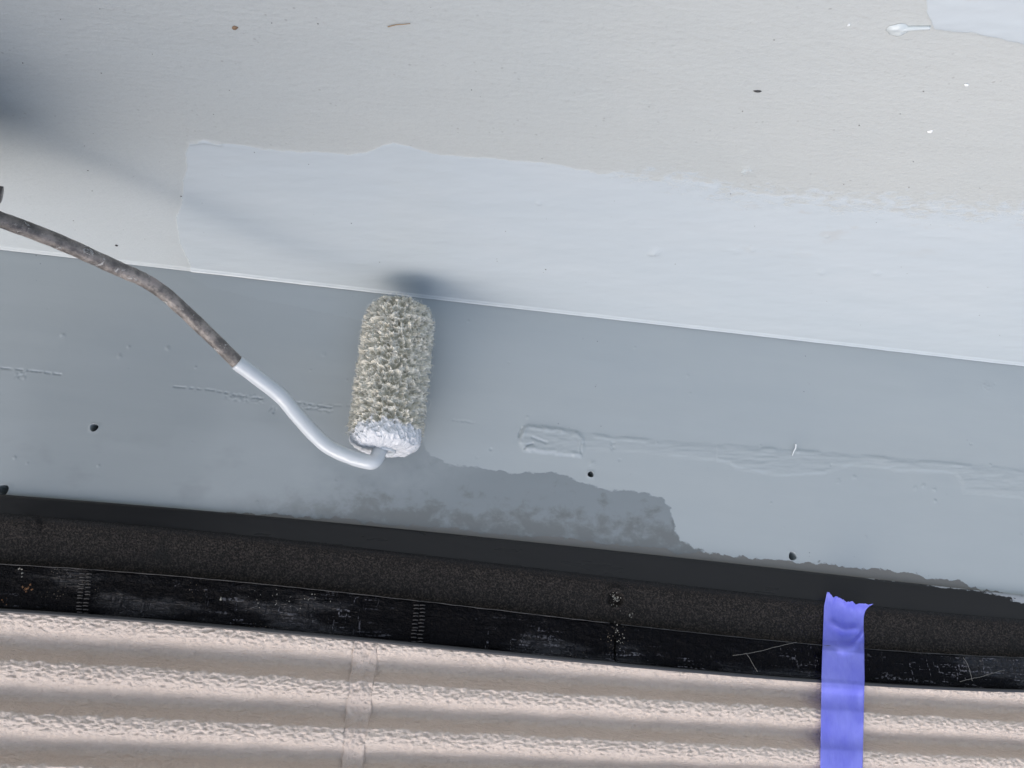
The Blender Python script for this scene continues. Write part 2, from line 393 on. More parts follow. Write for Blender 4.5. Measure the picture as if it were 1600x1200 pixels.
WET2 = [(1450, -400), (1448, 20), (1460, 46), (1520, 52), (1604, 70), (2600, 200), (2600, -400)]
wet = np.minimum(poly_sd(px, py, WET), poly_sd(px, py, WET2))
ragged = sstep(900, 1050, px) * (1 - sstep(150, 190, -(py - 420)))
pale_left = (1 - sstep(0, 120, py * 0 + np.abs(px - 120) - 120)) * sstep(190, 330, py)  # old coat lighter and bluer towards the wall on the left
thin = sstep(1050, 1250, px) * (1 - sstep(330, 430, py))
hf = -0.0
# painted-over lumps and a roller-end ridge in the wet coat
wetm = sstep(2, -2, wet)
for (cx, cy, r, h) in ((1024, 394, 7, .0006), (1018, 396, 4, .0005), (1175, 390, 5, .0003), (1283, 425, 6, .0003), (1370, 426, 6, .00035), (1166, 266, 10, .0004),
                       (843, 317, 4, .0004), (1292, 369, 3, .0004), (985, 344, 9, .0002), (1150, 392, 8, .0002)):
    d = np.hypot((px - cx), (py - cy) * 1.6); P[..., 2] += h * np.exp(-(d / r) ** 2) * (1 + 0.6 * perlin(px / 3, py / 3, 5))
P[..., 2] += 0.00018 * wetm * (1 + 0.8 * fbm(px / 60, py / 14, 21, 3))
bead_edge = np.exp(-(line_d(px, py, [(296, 224), (318, 221), (345, 225)]) / 2.2) ** 2); P[..., 2] += 0.0004 * bead_edge
floor = mesh('floor', P.reshape(-1, 3), grid_faces(len(xs), len(ys)), M_FLOOR, attrs=dict(wet=wet, ragged=ragged, pale_left=pale_left, thin=thin))
tag(floor, kind='structure')

# ------------------------------------------------------------------ wall lines (each follows the slight waviness of the real strips)
def wline(pts, y):
    """x -> z of a line given by picture points that lies at depth y"""
    pts = np.array(pts, float); W = on_y(pts[:, 0], pts[:, 1], np.full(len(pts), y))
    x, z = W[:, 0], W[:, 2]
    s0 = (z[1] - z[0]) / (x[1] - x[0]); s1 = (z[-1] - z[-2]) / (x[-1] - x[-2])
    co = np.polyfit(x, z, 3 if len(pts) > 3 else 2)
    lo, hi = x[0], x[-1]
    def f(q):
        q = np.asarray(q, float); c = np.clip(q, lo, hi)
        v = np.polyval(co, c)
        d = np.polyval(np.polyder(co), c) * 0.3
        return v + d * np.clip(q - c, -0.15, 0.15)
    return f
Y_SM, Y_GR, Y_TAR, Y_RIM, Y_SID = 0.0022, 0.0042, 0.0078, 0.0098, 0.0090
L_face = wline([(0, 772), (350, 801), (700, 833), (1100, 875), (1350, 903), (1600, 930)], 0.0)
L_sm0 = wline([(0, 772), (350, 801), (700, 833), (1100, 875), (1350, 903), (1600, 930)], Y_SM)
L_sm = wline([(0, 802), (350, 832), (700, 872), (1100, 918), (1350, 945), (1600, 968)], Y_GR)
L_gr = wline([(0, 880), (350, 908), (700, 942), (1100, 988), (1350, 1015), (1600, 1026)], Y_GR)
L_tar0 = wline([(0, 880), (350, 908), (700, 942), (1100, 988), (1350, 1015), (1600, 1026)], Y_TAR)
L_tar = wline([(0, 950), (350, 977), (700, 1008), (1100, 1046), (1350, 1066), (1600, 1076)], Y_RIM)
L_rim = wline([(0, 957), (350, 984), (700, 1015), (1100, 1053), (1350, 1072), (1600, 1082)], Y_RIM)

# ------------------------------------------------------------------ upstand (low wall face)
xs = axis(-1.6, -0.225, 0.305, 1.6, 0.00042)
ts = np.linspace(0, 1, 285)
ztop = L_face(xs) + 0.006
Xg = np.repeat(xs[:, None], len(ts), 1); Zg = -0.001 + (ztop[:, None] + 0.001) * ts[None]
px, py = proj(np.stack([Xg, 0 * Xg, Zg], -1))
H = 0.00022 * fbm(Xg / 0.09, Zg / 0.02, 31, 3)
# painted-over sticker
LAB = [(817, 668), (826, 664), (868, 669), (903, 675), (911, 684), (912, 700), (908, 713), (880, 711), (845, 707), (818, 703), (812, 690)]
sdl = poly_sd(px, py, LAB) + 2.0 * fbm(px / 9, py / 9, 41, 3)
inside = sstep(3.5, -3.5, sdl)
H += inside * (0.00055 + 0.00028 * fbm(px / 26, py / 9, 43, 3)) + 0.00040 * np.exp(-((sdl + 4) / 3.0) ** 2) * (0.55 + 0.9 * perlin(px / 10, py / 10, 44))
H -= 0.0009 * np.exp(-(line_d(px, py, [(820, 701), (823, 696), (832, 694)]) / 1.3) ** 2)
H -= 0.0005 * np.exp(-(line_d(px, py, [(832, 684), (843, 688), (853, 692)]) / 2.0) ** 2)
H -= 0.0007 * np.exp(-(line_d(px, py, [(812, 676), (811, 682), (815, 669)]) / 1.3) ** 2)
H -= 0.0005 * np.exp(-(line_d(px, py, [(909, 692), (907, 700), (908, 708)]) / 1.3) ** 2)
# seam under the paint to the right of it
SEAM = [(910, 679), (1000, 688), (1130, 697), (1250, 706), (1400, 718), (1500, 727), (1620, 738), (1620, 780), (1560, 774), (1506, 769), (1500, 750), (1492, 738),
        (1400, 736), (1392, 731), (1330, 726), (1285, 740), (1210, 742), (1150, 732), (1140, 722), (1000, 706), (910, 702)]
sds = poly_sd(px, py, SEAM) + 2.5 * fbm(px / 16, py / 8, 47, 3)
H += 0.00030 * sstep(4, -5, sds) * (1 + 0.9 * fbm(px / 40, py / 7, 49, 4)) * (0.6 + 0.6 * sstep(-0.2, 0.5, fbm(px / 90, py / 40, 50, 2) + 0.35 * (px > 1120)))
top = line_d(px, py, [(910, 679), (1000, 688), (1130, 697), (1250, 706), (1400, 718), (1500, 727), (1620, 738)])
H += 0.00034 * np.exp(-((top - 1) / 2.0) ** 2) * sstep(-0.15, 0.25, fbm(px / 45, py / 45, 51, 2))
# scratches and scabs on the left
for pts, d, wd in (([(0, 575), (45, 579), (95, 585)], .0005, 1.2), ([(272, 604), (330, 609), (372, 618), (410, 623)], .0005, 1.1),
                   ([(452, 628), (490, 632), (518, 637)], .0004, 1.1), ([(460, 636), (500, 641)], .0004, 1.2), ([(519, 633), (560, 634)], .0002, 1.2),
                   ([(426, 636), (422, 642), (428, 645), (431, 639)], .0005, 1.2), ([(708, 656), (740, 660)], .0002, 1.5)):
    H -= d * np.exp(-(line_d(px, py, pts) / wd) ** 2) * sstep(-0.35, 0.1, perlin(px / 7, py / 7, 53))
for (a, b) in (((352, 616), (412, 627)), ((24, 582), (40, 590)), ((455, 630), (520, 642))):
    sd = np.maximum(np.abs(px - (a[0] + b[0]) / 2) - (b[0] - a[0]) / 2, np.abs(py - (a[1] + b[1]) / 2 - 0.1 * (px - (a[0] + b[0]) / 2)) - 6)
    H += 0.00055 * sstep(3, -3, sd) * fbm(px / 7, py / 5, 57, 3)
for k in range(60):                                              # specks and nubs under the coat
    cx, cy = rng.uniform(0, 1600), rng.uniform(470, 860); r = rng.uniform(0.9, 2.2); s = rng.choice([-1, 1], p=[.4, .6]) * rng.uniform(.00015, .0004)
    sel = (np.abs(px - cx) < 14) & (np.abs(py - cy) < 14)
    H[sel] += s * np.exp(-(np.hypot(px[sel] - cx, py[sel] - cy) / r) ** 2)
for (cx, cy, r, s) in ((262, 544, 3, .0006), (187, 557, 3, .0005), (98, 524, 3, .0006), (506, 554, 2.5, .0004), (1310, 752, 3, .0005), (1335, 746, 3, .0005), (1430, 763, 3, .0004),
                       (1443, 759, 3, .0005), (1460, 765, 3, .0004), (1540, 604, 8, .0003), (1245, 704, 4, .0006), (957, 692, 4, -.0005), (958, 700, 4, -.0005), (925, 724, 4, .0005)):
    H += 0.6 * s * np.exp(-(np.hypot(px - cx, py - cy) / r) ** 2) * (1 + perlin(px / 3, py / 3, 59))
Pw = np.stack([Xg, H, Zg], -1)
# drill holes: blocks of cells give way to a round rim with a blind bore
nu, nv = len(xs), len(ts); keep = np.ones((nu - 1, nv - 1), bool)
extraV, extraF = [], []; base = nu * nv; flat = Pw.reshape(-1, 3)
for (hx, hy, r) in ((147, 668, .0017), (923, 741, .0014), (1238.5, 869, .0019), (4, 766, .0024)):
    c = on_y(hx, hy, 0.0)
    i0 = np.searchsorted(xs, c[0] - r * 1.5) ; i1 = np.searchsorted(xs, c[0] + r * 1.5)
    zc = Zg[(i0 + i1) // 2]; j0 = np.searchsorted(zc, c[2] - r * 1.5); j1 = min(np.searchsorted(zc, c[2] + r * 1.5), nv - 2)
    keep[i0:i1, j0:j1] = False
    ring = [(i, j0) for i in range(i0, i1)] + [(i1, j) for j in range(j0, j1)] + [(i, j1) for i in range(i1, i0, -1)] + [(i0, j) for j in range(j1, j0, -1)]
    ids = np.array([i * nv + j for i, j in ring]); n = len(ids)
    ang = np.arctan2(flat[ids, 2] - c[2], flat[ids, 0] - c[0])
    prev = ids
    for (rr, dy) in ((1.12, .00015), (1.03, .0002), (0.97, -.0003), (0.95, -.004), (0.9, -.012), (0.02, -.012)):
        wob = 1 + 0.06 * np.sin(ang * 3 + hx)
        v = np.stack([c[0] + r * rr * wob * np.cos(ang), np.full(n, dy), c[2] + r * rr * wob * np.sin(ang)], -1)
        cur = base + np.arange(n); base += n; extraV.append(v)
        k = np.arange(n); k2 = (k + 1) % n
        extraF.append(np.stack([prev[k], cur[k], cur[k2], prev[k2]], -1)); prev = cur
gf = grid_faces(nu, nv).reshape(nu - 1, nv - 1, 4)[keep]
allv = np.vstack([flat] + extraV); px, py = proj(allv * [1, 0, 1])
DARK = [(100, 800), (100, 640), (640, 640), (668, 706), (700, 722), (760, 734), (800, 737), (860, 738), (905, 752), (950, 766), (1000, 769), (1035, 778), (1050, 800), (1054, 825),
        (1066, 845), (1085, 857), (1110, 868), (1110, 960), (100, 960)]
dark = poly_sd(px, py, DARK)
soft = sstep(360, 800, px + (py - 745) * 2.0)
low = sstep(730, 850, py - (px - 700) * 0.06)
fy = np.interp(px, [0, 350, 700, 1100, 1350, 1600], [772, 801, 833, 875, 903, 930])
wid = np.interp(px, [330, 420, 700, 900, 1060, 1180, 1300, 1400, 1480, 1540, 1600], [-4, 4, 7, 10, 10, 11, 15, 16, 11, 3, -8])
bare = (fy - py) - wid
FRESH = [(280, 380), (284, 428), (330, 450), (400, 466), (470, 480), (560, 500), (620, 490), (620, 420)]
fresh = poly_sd(px, py, FRESH)
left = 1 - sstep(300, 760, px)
mottle = sstep(650, 740, py) * (1 - sstep(380, 620, px))
wall = empty('low_wall', 'grey low wall face half covered in wet paint, with old screw holes, behind the roller', 'wall', (0, 0, 0))
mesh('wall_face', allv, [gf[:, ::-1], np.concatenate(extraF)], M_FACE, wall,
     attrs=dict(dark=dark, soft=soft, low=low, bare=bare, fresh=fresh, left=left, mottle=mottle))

# ------------------------------------------------------------------ black strips above it
strip = empty('base_flashing', 'black weathered flashing strip running between the grey wall face and the ribbed siding', 'flashing', (0, 0, 0.11))
xs = axis(-1.6, -0.225, 0.305, 1.6, 0.0008)
def loft(name, lines, mat, seg, seed=0, amp=0.0, attrs=None, wob=0.0):
    """lines: (z function, y) in order; joins them into one sheet"""
    rows = []
    for k, (f, y) in enumerate(lines):
        z = f(xs) + wob * fbm(xs / 0.03, 0 * xs, seed + k, 3)
        rows.append(np.stack([xs, np.full(len(xs), y), z], -1))
    V = []
    for k in range(len(rows) - 1):
        for t in np.linspace(0, 1, seg[k], endpoint=False): V.append(rows[k] * (1 - t) + rows[k + 1] * t)
    V.append(rows[-1]); V = np.stack(V, 1)
    if amp: V[..., 1] += amp * fbm(V[..., 0] / 0.012, V[..., 2] / 0.005, seed, 4)
    a = None
    if attrs: a = attrs(*proj(V))
    return mesh(name, V.reshape(-1, 3), grid_faces(*V.shape[:2], flip=True), mat, strip, attrs=a)
SMEAR = [(1350, 903), (1440, 909), (1480, 914), (1530, 915), (1610, 930), (1610, 944), (1560, 930), (1520, 921), (1480, 918), (1420, 908)]
off = lambda f, d: (lambda x: f(x) + d)
loft('smooth_band', [(off(L_face, 0.0006), 0.0002), (L_sm0, Y_SM - 0.0006), (off(L_sm0, 0.0008), Y_SM), (L_sm, Y_GR - 0.0008)], M_SM, [3, 3, 18], 61, 0.0001,
     attrs=lambda px, py: dict(smear=poly_sd(px, py, SMEAR)))
def rough_band():
    z0, z1 = L_sm(xs), L_gr(xs); t = np.concatenate([np.linspace(-0.02, 1.05, 40), [1.4, 2.2]])
    X2 = np.repeat(xs[:, None], len(t), 1); Z2 = z0[:, None] + (z1 - z0)[:, None] * t[None]
    px, py = proj(np.stack([X2, 0 * X2 + Y_GR, Z2], -1))
    y = Y_GR + 0.00025 * fbm(X2 / 0.004, Z2 / 0.004, 63, 3) 
    y = y - 0.0009 * (1 - sstep(0, 0.05, t))[None] - 0.014 * sstep(1.06, 1.4, t)[None]
    y = y - 0.0022 * sstep(14, 5, np.hypot(px - 960, py - 937) + 5 * fbm(px / 6, py / 6, 65, 2)) + 0.0012 * np.exp(-((np.hypot(px - 960, py - 935) - 15) / 5) ** 2)
    y = y + 0.0012 * sstep(26, 18, np.hypot(px - 42, (py - 822) * 1.2)) * (1 + 0.8 * fbm(px / 9, py / 9, 66, 3))
    V = np.stack([X2, y, Z2], -1)
    return mesh('grainy_band', V.reshape(-1, 3), grid_faces(*V.shape[:2], flip=True), M_GR, strip, attrs=dict(along=np.repeat(t[None], len(xs), 0)))
rough_band()
def tar(name, x0, x1, dz=0.0, dy=0.0, seed=0):
    q = xs[(xs >= x0) & (xs <= x1)]; q = np.unique(np.concatenate([[x0], q, [x1]]))
    z0, z1 = L_tar0(q), L_tar(q)
    prof = [(-0.0, -0.0035), (0.0, -0.0012), (0.015, -0.0003), (0.05, 0.0)] + [(t, 0.0) for t in np.linspace(0.1, 0.93, 26)] + [(0.97, 0.0004), (1.0, 0.0012)]
    V = []
    for (t, y) in prof:
        z = z0 + (z1 - z0) * t + (dz + 0.0003 * fbm(q / 0.02, q * 0, seed, 3)) * (1 - t)
        yy = 0 * q + Y_TAR + y + dy + (Y_RIM - Y_TAR - 0.0012) * t + (0.00045 * fbm(q / 0.007, z / 0.003, seed + 2, 4) if 0.03 < t < 0.95 else 0 * q)
        V.append(np.stack([q, yy, z], -1))
    V = np.stack(V, 1)
    V[..., 0] += 0.0011 * fbm(V[..., 2] / 0.0028, 0 * V[..., 2] + seed, seed + 5, 3) * np.exp(-np.abs(V[..., 0] - gap) / 0.0015)
    V[..., 1] += (0.0009 * np.exp(-np.abs(V[..., 0] - gap) / 0.004) if seed == 77 else 0) * fbm(V[..., 0] / .002, V[..., 2] / .002, 7, 2)
    return mesh(name, V.reshape(-1, 3), grid_faces(*V.shape[:2], flip=True), M_TAR, strip)
gap = on_y(960, 1000, Y_TAR)[0]
tar('tar_strip', -1.6, gap - 0.0002, seed=71); tar('tar_strip', gap + 0.0004, 1.6, dz=0.0002, dy=0.0006, seed=77)
loft('bottom_rim', [(L_tar, Y_TAR), (L_tar, Y_RIM), (off(L_tar, 0.0004), Y_RIM + 0.0005), (off(L_rim, -0.0003), Y_RIM + 0.0005), (L_rim, Y_RIM), (L_rim, Y_TAR)], M_RIM, [1, 1, 2, 1, 1], 79,
     attrs=lambda px, py: dict(smear=px * 0 + 99))

# ------------------------------------------------------------------ ribbed siding
siding = empty('siding_wall', 'pinkish beige fluted wall siding with rough grain above the black flashing', 'wall', (0, 0, 0.2))
def flute(px, py):
    c1 = 1030 + 0.0615 * px; c2 = 1112 + 0.0460 * px
    px = np.clip(px, -900, 2500); c1 = 1030 + 0.0615 * px; c2 = 1112 + 0.046 * px
    return (py - c1) / np.maximum(c2 - c1, 20)
tt = np.linspace(0, 1, 400)
slope = np.interp(tt, [0, 0.04, 0.16, 0.30, 0.44, 0.58, 0.70, 0.82, 0.97, 1.0], [0.15, 0.15, -0.10, -0.55, -1.15, -1.15, -0.25, 1.1, 2.8, 1.8])
slope = slope - slope.mean(); FL = np.concatenate([[0], np.cumsum((slope[1:] + slope[:-1]) / 2 * np.diff(tt))])
FL = (FL - FL.max()); AMP = 0.0160
def edge_x(z, side):
    """x of the joint's two edges at height z (picture: 553..590 at the top to 535..560 below)"""
    c = [on_y(a, b, Y_SID)[[0, 2]] for a, b in (((553, 1005), (545, 1090), (535, 1200)) if side < 0 else ((591, 1005), (580, 1090), (560, 1200)))]
    c = np.array(c); s = (c[-1, 0] - c[0, 0]) / (c[-1, 1] - c[0, 1])
    base = np.where(z > c[-1, 1], c[-1, 0], np.interp(z, c[:, 1], c[:, 0]))
    return base + 0.0007 * fbm(z / 0.007, 0 * z + side * 3.7, 81, 3)
def panel(side):
    t = np.concatenate([-axis(0, 0, 0.31, 1.5, 0.00048)[::-1]] if side < 0 else [axis(0, 0, 0.34, 1.5, 0.00048)])
    t = t[(np.abs(t) <= (1.45))]
    zbot = 0.138
    v = axis(zbot, zbot, 0.212, 0.60, 0.00034, 1.12)
    Z = np.repeat(v[None], len(t), 0)
    ex = edge_x(v, side); X = ex[None] + t[:, None]
    # lower rim follows the flashing: start just behind it
    z0 = L_rim(X) - 0.0006; Z = z0 + (Z - zbot) * (0.60 - z0) / (0.60 - zbot)
    px, py = proj(np.stack([X, 0 * X + Y_SID, Z], -1))
    py = np.where(Z > 0.25, 1500 + (Z - 0.25) * 4000, py)
    ph = flute(px, py)
    ph = ph + 0.045 * fbm(X / 0.012, Z / 0.02, 83, 3) + 0.05 * fbm(X / 0.0035, Z / 0.006, 84, 3) * sstep(0.6, 0.95, np.abs(ph % 1.0 - 0.5) * 2)
    per = np.clip((Z - zbot) * 0 + 0.019, 0, 1)
    y = Y_SID + 0.0004 + AMP * np.interp(ph % 1.0, tt, FL)
    rid = 1 - np.abs(fbm(X / 0.0042 + 0.35 * fbm(X / .006, Z / .006, 85, 2), Z / 0.0019, 87, 4)) * 2
    wr = 0.36 + 0.50 * (1 - sstep(0.30, 0.55, ph % 1.0)) + 0.5 * sstep(0.9, 1.0, ph % 1.0)
    y = y + wr * (0.0007 * (rid - 0.6) + 0.0010 * fbm(X / 0.0019, Z / 0.0011, 89, 3))
    d = np.abs(t)[:, None]
    y = y - 0.0003 * (1 - sstep(0, 0.0008, d))
    V = np.stack([X, y, Z], -1)
    return mesh('siding_panel', V.reshape(-1, 3), grid_faces(*V.shape[:2], flip=True), M_SID, siding)
panel(-1); panel(1)
def sealant():
    v = axis(0.136, 0.136, 0.212, 0.60, 0.0004, 1.15); u = np.linspace(-0.06, 1.06, 44)
    a, b = edge_x(v, -1), edge_x(v, 1)
    X = a[None] + (b - a)[None] * u[:, None]; Z = np.repeat(v[None], len(u), 0)
    z0 = L_rim(X) - 0.0006; Z = z0 + (Z - 0.136) * (0.60 - z0) / (0.60 - 0.136)
    px, py = proj(np.stack([X, 0 * X + Y_SID, Z], -1))
    e = np.minimum(u, 1 - u)[:, None]
    fl = np.interp(flute(px, np.where(Z > .25, 1500, py)) % 1, tt, FL)
    y = Y_SID - 0.0002 + AMP * 0.62 * fl + 0.0012 * fbm(X / 0.004, Z / 0.003, 91, 3) + 0.0007 * fbm(X / 0.0016, Z / 0.0011, 92, 3) - 0.0012 * (1 - sstep(-0.06, 0.02, e))
    V = np.stack([X, y, Z], -1)
    return mesh('joint_sealant', V.reshape(-1, 3), grid_faces(*V.shape[:2], flip=True), M_SEAL, siding)
sealant()

# ------------------------------------------------------------------ masking tape
def build_tape():
    nu, nv = 40, 230
    v = np.linspace(0, 1, nv); u = np.linspace(0, 1, nu)
    yl = np.interp(v, [0, 0.3, 0.42, 0.55, 1], [928, 1000, 1035, 1075, 1330]); 
    lx = np.interp(yl, [925, 950, 1000, 1060, 1200, 1330], [1293, 1287.5, 1285.5, 1283.5, 1281.5, 1279]); rx = np.interp(yl, [925, 950, 1000, 1060, 1200, 1330], [1347, 1348.5, 1350, 1350.5, 1347.5, 1345])
    PX = lx[None] + (rx - lx)[None] * u[:, None]
    tear = 17 * u[:, None] ** 0.7 + 7.0 * fbm(u[:, None] * 9 + 0 * v, 0 * u[:, None] + 0.3, 93, 4, 0.7)      # ragged slanted torn end
    PY = yl[None] + tear * np.exp(-(v / 0.10))[None] + 6 * (u[:, None] - 0.5)
    # height of what lies below, then the tape's own slack
    yb = np.interp(PY - 0.08 * (PX - 1285), [900, 930, 1000, 1008, 1016, 1060, 1066, 1074, 1082, 1400],
                   [Y_GR, Y_GR + .0002, Y_GR + .0005, Y_GR + .003, Y_TAR + .0012, Y_RIM + .0012, Y_RIM + .0018, Y_RIM + .0016, Y_SID + .0012, Y_SID + .0012])
    ph = flute(PX, PY); sag = np.interp(ph % 1.0, tt, FL)
    y = yb + 0.0006 + 0.14 * AMP * sag * sstep(1072, 1090, PY)
    y = y + 0.0075 * np.exp(-(v / 0.045) ** 1.3)[None] * (0.2 + 0.9 * u[:, None] ** 2.2) + 0.0012 * np.exp(-v / 0.05)[None]
    # two slack folds above the edge of the tar strip
    f1 = PY - (985 - 0.35 * np.abs(PX - 1318) + 14 * (u[:, None] - 0.5)); f2 = PY - (1012 - 30 * (u[:, None] - 0.55) ** 2 * 4)
    y = y + 0.0022 * np.exp(-(f1 / 7) ** 2) * sstep(0.05, 0.35, u)[:, None] * sstep(1.02, 0.8, u)[:, None] + 0.0024 * np.exp(-(f2 / 8) ** 2) * sstep(0.1, 0.5, u)[:, None]
    y = y + 0.00025 * fbm(PX / 14, PY / 40, 95, 3)
    V = on_y(PX, PY, y)
    # the free top corner curls outward and sideways
    k = np.exp(-(v / 0.05) ** 1.2)[None] * sstep(0.45, 1.0, u)[:, None]
    V[..., 0] += 0.0050 * k; V[..., 2] -= 0.0012 * k
    o = mesh('masking_tape', V.reshape(-1, 3), grid_faces(nu, nv, flip=True), M_TAPE)
    s = o.modifiers.new('thickness', 'SOLIDIFY'); s.thickness = 0.00016; s.offset = 1
    return tag(o, 'blue masking tape with a torn curled end stuck over the black flashing and siding', 'tape')
build_tape()

# ------------------------------------------------------------------ paint roller
A = on_y(627, 480, 0.0180); B = on_y(600, 700, 0.0225)              # lower and upper end of the sleeve axis
roller = empty('paint_roller', 'small paint roller with matted cream nap held up to the wet wall', 'paint roller', tuple(A))
ax = B - A; LEN = np.linalg.norm(ax); ax /= LEN
e1 = np.cross(ax, [0, 1, 0]); e1 /= np.linalg.norm(e1); e2 = np.cross(e1, ax); 
if e2[1] < 0: e2 = -e2
R0 = 0.0141
def profile(s):                                                    # sleeve radius along its length
    a = np.clip(s / 0.010, 0, 1); b = np.clip((LEN - s) / 0.005, 0, 1)
    return R0 * (0.62 + 0.38 * np.sqrt(1 - (1 - a) ** 2)) * (0.80 + 0.20 * np.sqrt(1 - (1 - b) ** 2))
CELL = 0.0024; NCU = int(round(2 * math.pi * R0 / CELL)); 
def worley(u, v, seed):                                            # u wraps after NCU cells
    iu = np.floor(u).astype(int); iv = np.floor(v).astype(int)
    f1 = np.full(u.shape, 9.0); f2 = f1.copy(); idh = f1.copy()
    for du in (-1, 0, 1):
        for dv in (-1, 0, 1):
            cu, cv = iu + du, iv + dv; k = cu % NCU
            x = cu + _hash(k, cv, seed); y = cv + _hash(k, cv, seed + 5)
            d = np.hypot(u - x, v - y); n = d < f1
            f2 = np.where(n, f1, np.minimum(f2, d)); idh = np.where(n, _hash(k, cv, seed + 9), idh); f1 = np.where(n, d, f1)
    return f1, f2, idh
def nap_height(th, s):
    u = th / (2 * math.pi) * NCU; v = s / CELL
    c, d = np.cos(th), np.sin(th)
    wu = u + 0.55 * fbm(c * 7 + v * .6, d * 7 + v * .9, 101, 3); wv = v + 0.55 * fbm(c * 7 + v * .8, d * 7 - v * .7, 103, 3)
    f1, f2, idh = worley(wu, wv, 105)
    g1, g2, _ = worley(wu * 1.0 + 0.37 * 0, wv * 1.0 + 31.7, 111)
    rim = sstep(0.20, 0.60, f1 + 0.10 * fbm(c * 22 + v * 2, d * 22 + v * 1.7, 109, 2)) * (0.65 + 0.6 * idh)
    wire = np.exp(-((f2 - f1) / 0.14)); w2 = np.exp(-((g2 - g1) / 0.10))
    return 0.0034 * rim + 0.0007 * wire + 0.0009 * w2 + 0.0006 * fbm(c * 30 + v * 3, d * 30 + v * 2.3, 107, 3) - 0.0031
nu, nv = 520, 330
th = np.linspace(0, 2 * np.pi, nu, endpoint=False) - np.pi / 2
s = np.linspace(0, LEN, nv); S, TH = np.meshgrid(s, th)
hN = nap_height(TH, S)
front = np.clip(np.sin(TH - 0.35), -1, 1)                          # TH = 90 deg faces the viewer
pl = LEN - 0.0042 - 0.0042 * np.clip(front, 0, 1) - 0.003 * fbm(np.cos(TH) * 4, np.sin(TH) * 4, 113, 3)
pt = sstep(-0.0012, 0.0012, S - pl + 0.0024 * 1.6 * fbm(TH * R0 / 0.0030, S / 0.0040, 115, 3))
lumps = 0.0006 * fbm(TH * R0 / 0.0045, S / .0040, 117, 3)
hN = hN * (1 - 0.82 * pt) + pt * (0.0006 + lumps)
Rr = profile(S) + hN
V = A + ax * S[..., None] + Rr[..., None] * (np.cos(TH)[..., None] * e1 + np.sin(TH)[..., None] * e2)
# close both ends towards the rod
rows = [V]; k2 = 16
endr = np.linspace(1, 0.24, k2 + 1)[1:]
Vend = A + ax * (LEN + 0.0012 * (1 - (endr - 0.62) ** 2 * 4)[None, :, None]) + (Rr[:, -1:] * endr[None])[..., None] * (np.cos(th)[:, None, None] * e1 + np.sin(th)[:, None, None] * e2)
Vend = Vend + ax * (0.0009 * fbm(np.cos(th)[:, None] * 5 * endr, np.sin(th)[:, None] * 5 * endr, 119, 3))[..., None]
endl = np.linspace(0.1, 1, 9)[:-1]
Vst = A - ax * 0.0005 + (Rr[:, :1] * endl[None])[..., None] * (np.cos(th)[:, None, None] * e1 + np.sin(th)[:, None, None] * e2)
VV = np.concatenate([Vst, V, Vend], 1)
pa = np.concatenate([np.zeros((nu, 8)), pt, np.ones((nu, k2))], 1)
mesh('nap_sleeve', VV.reshape(-1, 3), grid_faces(nu, VV.shape[1], wrap=True), M_NAP, roller, attrs=dict(paint=pa))
# loose fibre tips, joined: nobody could count them
def strands(n, seed, lo, hi, rad, name):
    g = np.random.default_rng(seed); t = g.uniform(0, 2 * np.pi, n * 3); q = g.uniform(0.0, LEN - 0.007, n * 3)
    h = nap_height(t, q); order = np.argsort(-h + 0.0006 * g.standard_normal(n * 3))[:n]; t, q, h = t[order], q[order], h[order]
    rad_dir = np.cos(t)[:, None] * e1 + np.sin(t)[:, None] * e2
    p0 = A + ax * q[:, None] + (profile(q) + h - 0.0005)[:, None] * rad_dir
    tan = g.standard_normal((n, 3)); tan -= (tan * rad_dir).sum(1)[:, None] * rad_dir; tan /= np.linalg.norm(tan, axis=1)[:, None]
    tan2 = np.cross(rad_dir, tan); L = g.uniform(lo, hi, n)
    segs = 5; V = np.zeros((n, segs, 3, 3)); 
    for k in range(segs):
        f = k / (segs - 1); bend = g.uniform(0.4, 1.3, n) if k == 0 else bend
        p = p0 + rad_dir * (0.0004 + L * np.sin(f * 2.9) * 0.26)[:, None] + tan * (L * bend * f)[:, None] + tan2 * (L * 0.35 * np.sin(f * 3.4))[:, None]
        r = rad * (1 - 0.65 * f)
        for j in range(3):
            a = 2 * np.pi * j / 3; V[:, k, j] = p + r * (math.cos(a) * tan2 + math.sin(a) * (rad_dir * 0.5 + tan * 0.5))
    b = np.arange(n)[:, None, None] * segs * 3; k = np.arange(segs - 1)[None, :, None] * 3; j = np.arange(3)[None, None]
    f = np.stack([b + k + j, b + k + (j + 1) % 3, b + k + 3 + (j + 1) % 3, b + k + 3 + j], -1).reshape(-1, 4)
    o = mesh(name, V.reshape(-1, 3), f, M_STR, roller); o['kind'] = 'stuff'
strands(3600, 3, 0.0011, 0.0024, 0.00014, 'nap_fibres')
strands(140, 5, 0.0030, 0.0060, 0.00010, 'loose_fibres')
